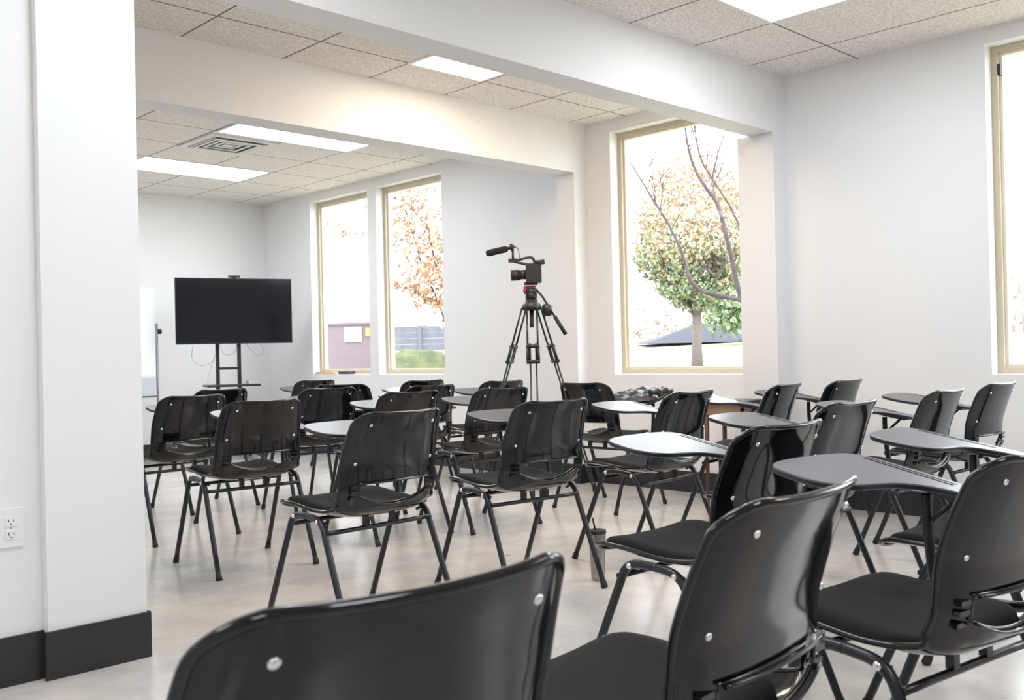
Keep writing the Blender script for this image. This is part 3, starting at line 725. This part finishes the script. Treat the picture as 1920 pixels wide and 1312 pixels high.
# leaning bare tree close to the tree window
t = tag(empty('bare_tree', (9.75, 5.85, gz(9.75))), 'leafless dark branches crossing in front of the round tree', 'tree')
o0 = Vector((9.75, 5.85, gz(9.75)))
def W(pts): return spline([Vector(p)-o0 for p in pts], 6)
b = BM()
def limb(pts, r0, r1):
    s_ = W(pts); tube(b, s_, [.75*(r0+(r1-r0)*i/(len(s_)-1)) for i in range(len(s_))], 8); return s_
limb([o0, (9.72, 5.86, 1.0), (9.68, 5.92, 1.5)], .09, .07)
l1 = limb([(9.68, 5.92, 1.47), (9.57, 6.04, 1.54), (9.29, 6.32, 1.63), (9.16, 6.44, 1.73), (9.11, 6.48, 1.88), (9.05, 6.54, 2.16), (8.95, 6.64, 2.46), (8.84, 6.74, 2.71), (8.75, 6.83, 2.93), (8.66, 6.91, 3.14)], .038, .010)
l2 = limb([(9.60, 6.00, 1.45), (9.54, 6.07, 1.60), (9.49, 6.12, 1.93), (9.43, 6.17, 2.3), (9.37, 6.23, 2.63), (9.28, 6.31, 2.82), (9.2, 6.4, 3.03), (9.14, 6.45, 3.28), (9.11, 6.48, 3.6)], .042, .014)
l3 = limb([(9.9, 6.1, 2.1), (9.81, 6.22, 2.42), (9.71, 6.32, 2.71), (9.58, 6.44, 2.99), (9.49, 6.52, 3.21), (9.45, 6.56, 3.47), (9.43, 6.58, 3.8)], .02, .009)
l4 = limb([(9.58, 6.44, 3.0), (9.63, 6.39, 3.27), (9.71, 6.31, 3.6)], .013, .008)
limb([(9.68, 5.92, 1.5), (9.95, 5.9, 1.9), (9.9, 6.1, 2.1)], .05, .03)
rn = random.Random(5); tp = []
for L_ in (l1, l2, l3):
    for k in range(5):
        p = L_[rn.randrange(len(L_)//3, len(L_))]; twigs(b, p, Vector((rn.gauss(0, .3), rn.gauss(0, .3), 1)).normalized(), .30, .006, 2, rn, tp)
obj('branches', b, M['bark'], t)
# rust-leaved tree outside the double window
t = tag(empty('rust_leaved_tree', (9.35, 10.3, gz(9.35))), 'rust and orange leaved branches outside the right part of the double window', 'tree')
o0 = Vector((9.35, 10.3, gz(9.35)))
b = BM()
limb([o0, (9.25, 10.45, .8), (9.12, 10.64, 1.1)], .08, .05)
m1 = limb([(9.12, 10.64, 1.1), (9.08, 10.69, 1.3), (9.03, 10.74, 1.58), (8.94, 10.83, 1.93), (8.84, 10.92, 2.21), (8.77, 10.99, 2.6), (8.69, 11.07, 2.99), (8.64, 11.12, 3.3)], .028, .008)
m2 = limb([(9.12, 10.64, 1.1), (9.10, 10.67, 1.5), (9.08, 10.69, 1.81), (8.98, 10.78, 2.2), (8.94, 10.82, 2.44), (8.88, 10.88, 2.9)], .024, .008)
m3 = limb([(9.10, 10.66, 1.5), (9.06, 10.71, 1.69), (8.87, 10.9, 1.82), (8.73, 11.03, 1.94), (8.54, 11.22, 2.04)], .016, .006)
m4 = limb([(8.77, 10.99, 2.6), (8.5, 11.3, 2.75), (8.1, 11.7, 2.80), (7.85, 11.95, 2.95)], .012, .005)
tp = []
for L_ in (m1, m2):
    for k in range(8):
        p = L_[rn.randrange(len(L_)//3, len(L_))]; twigs(b, p, Vector((rn.gauss(0, .6), rn.gauss(0, .6), .7)).normalized(), .30, .006, 2, rn, tp)
obj('branches', b, M['bark'], t)
b = BM(); rl = random.Random(9); tips2 = tp+m1[12:]+m2[12:]
def gl():
    if rl.random() < .07: p = rl.choice(m3[8:]); return p+Vector((rl.gauss(0, .03), rl.gauss(0, .03), rl.gauss(0, .03)))
    if rl.random() < .03: p = rl.choice(m4[6:]); return p+Vector((rl.gauss(0, .05), rl.gauss(0, .05), rl.gauss(0, .05)))
    p = rl.choice(tips2); return p+Vector((rl.gauss(-.03, .17), rl.gauss(.03, .17), rl.gauss(0, .17)))
leaves(b, 2700, gl, .038, lambda p: rl.choice((0, 0, 1, 2)), rl)
obj('foliage', b, [M['leafr'], M['leafo'], M['leafy']], t)
# low brick building with two notices
t = tag(empty('brick_building', (8.9, 12.3, 0), math.radians(-43.5)), 'low mauve brick building outside the leftmost window', 'building')
b = BM(); box(b, -3.2, .22, 0, 1.2, gz(8.9)-.3, 1.50); obj('wall', b, M['mauve'], t)
b = BM(); box(b, -3.25, .25, -.04, 1.25, 1.50, 1.535); obj('coping', b, M['mauve'], t)
s_ = tag(empty('notice_board', (8.9, 12.3, 0), math.radians(-43.5)), 'blank white notice on the mauve brick building', 'sign')
b = BM(); box(b, -.43, -.165, -.03, -.001, 1.23, 1.46); bevel(b, .004, 1); obj('plate', b, M['sign'], s_)
s_ = tag(empty('warning_sign', (8.9, 12.3, 0), math.radians(-43.5)), 'small yellow sign on the mauve brick building', 'sign')
b = BM(); box(b, -.10, .08, -.03, -.001, 1.32, 1.44); bevel(b, .004, 1); obj('plate', b, M['yell'], s_)
# long grey slatted fence farther off
t = tag(empty('slate_fence', (15.0, 18.9, 0), math.radians(-43)), 'low slate grey fence far behind the clipped hedge', 'fence')
b = BM()
for k in range(4): box(b, -3.6, 3.2, -.03, .03, 1.12+.15*k, 1.268+.15*k)
obj('boards', b, M['slate'], t)
for x in (-3.5, -2.3, -1.1, .1, 1.3, 2.5):
    b = BM(); box(b, x-.05, x+.05, -.06, .06, .5, 1.74); obj('post', b, M['slate'], t)
# clipped hedge
b = BM(); rh = random.Random(2)
bmesh.ops.create_icosphere(b, subdivisions=4, radius=1)
for v_ in b.verts:
    c_ = v_.co; k = 1+.06*math.sin(9*c_.x+3*c_.z)*math.sin(8*c_.y+2)+rh.uniform(-.025, .025)
    s_ = lambda q: math.copysign(abs(q)**.6, q)
    v_.co = Vector((s_(c_.x)*.48*k, s_(c_.y)*.25*k, s_(c_.z)*.42*k))
hg = tag(obj('hedge', b, M['hedge'], loc=(8.98, 11.3, .66)), 'rounded green hedge low in the right part of the double window', 'hedge'); hg.rotation_euler = (0, 0, math.radians(-43))
# dark hipped roof on the rise
t = tag(empty('garden_pavilion', (22.4, 14.7, gz(22.4)), math.radians(-44)), 'low dark pavilion roof on the rise behind the round tree', 'building')
b = BM(); g = gz(22.4)
zb, zt = 1.17-g, 1.72-g
v0 = [b.verts.new(p) for p in ((-2.2, 0, zb), (2.0, 0, zb), (2.0, 2.4, zb), (-2.2, 2.4, zb), (-.55, 1.2, zt), (.5, 1.2, zt))]
for f in ((0, 1, 5, 4), (1, 2, 5), (2, 3, 4, 5), (3, 0, 4), (0, 3, 2, 1)): b.faces.new([v0[i] for i in f])
obj('roof', b, M['roof'], t)
for x in (-1.6, 1.6):
    b = BM(); box(b, x-.06, x+.06, .6, .72, -.1, zb+.05); obj('post', b, M['roof'], t)
# bush beside it
b = BM(); rb = random.Random(21)
leaves(b, 1600, lambda: Vector((rb.gauss(0, .42), rb.gauss(0, .42), rb.gauss(0, .25))), .09, lambda p: 0, rb)
tag(obj('bush', b, [M['leafg']], loc=(21.3, 13.7, 1.95)), 'dark green bush behind the dark pavilion roof', 'bush')
# pale distant woods
b = BM(); rw = random.Random(31)
def gw():
    y = rw.uniform(-2, 23); return Vector((31-.25*(y-10)+rw.gauss(0, .8), y, 1.2+abs(rw.gauss(0, 1))*(3.6 if y < 16.5 else 1.0)))
leaves(b, 5200, gw, .13, lambda p: 0, rw)
for k in range(60):
    y = rw.uniform(-2, 17); x = 31-.25*(y-10); h_ = rw.uniform(4, 8)
    tube(b, [(x, y, 1.2), (x+rw.gauss(0, .2), y+rw.gauss(0, .2), 1.2+h_*.5), (x+rw.gauss(0, .4), y+rw.gauss(0, .5), 1.2+h_)], [.06, .045, .02], 5)
wd = obj('distant_woods', b, [M['leafp']]); wd['kind'] = 'stuff'; tag(wd, 'pale pinkish woods far behind the lawn', 'woods')

# ------------------------------------------------------------------ light
w = bpy.data.worlds.new('overcast_sky'); sc.world = w; w.use_nodes = True
nt = w.node_tree; bg = nt.nodes['Background']; bg.inputs['Color'].default_value = (.90, .95, 1, 1); bg.inputs['Strength'].default_value = SKY_S

# ------------------------------------------------------------------ camera
yaw, pitch, roll, fpx = .01527, .003216, -.02259, 1805.27
a = PI/4+yaw
f = Vector((math.cos(a)*math.cos(pitch), math.sin(a)*math.cos(pitch), math.sin(pitch)))
r = Vector((math.sin(a), -math.cos(a), 0)); u = r.cross(f)
r2 = r*math.cos(roll)+u*math.sin(roll); u2 = u*math.cos(roll)-r*math.sin(roll)
cd = bpy.data.cameras.new('camera'); co = bpy.data.objects.new('camera', cd); C.objects.link(co)
m = Matrix((r2, u2, -f)).transposed().to_4x4(); m.translation = (0, 0, 1); co.matrix_world = m
cd.sensor_width = 36; cd.sensor_fit = 'HORIZONTAL'; cd.lens = fpx*36/1920; cd.clip_start = .05; cd.clip_end = 200
cd.dof.use_dof = True; cd.dof.focus_distance = 4.2; cd.dof.aperture_fstop = 9
sc.camera = co
sc.view_settings.view_transform = 'Standard'; sc.view_settings.look = 'None'; sc.view_settings.exposure = 1.5; sc.view_settings.gamma = 1.06
sc.cycles.use_denoising = True
sc.cycles.max_bounces = 10; sc.cycles.diffuse_bounces = 6; sc.cycles.glossy_bounces = 5; sc.cycles.transparent_max_bounces = 16
sc.cycles.sample_clamp_indirect = 8
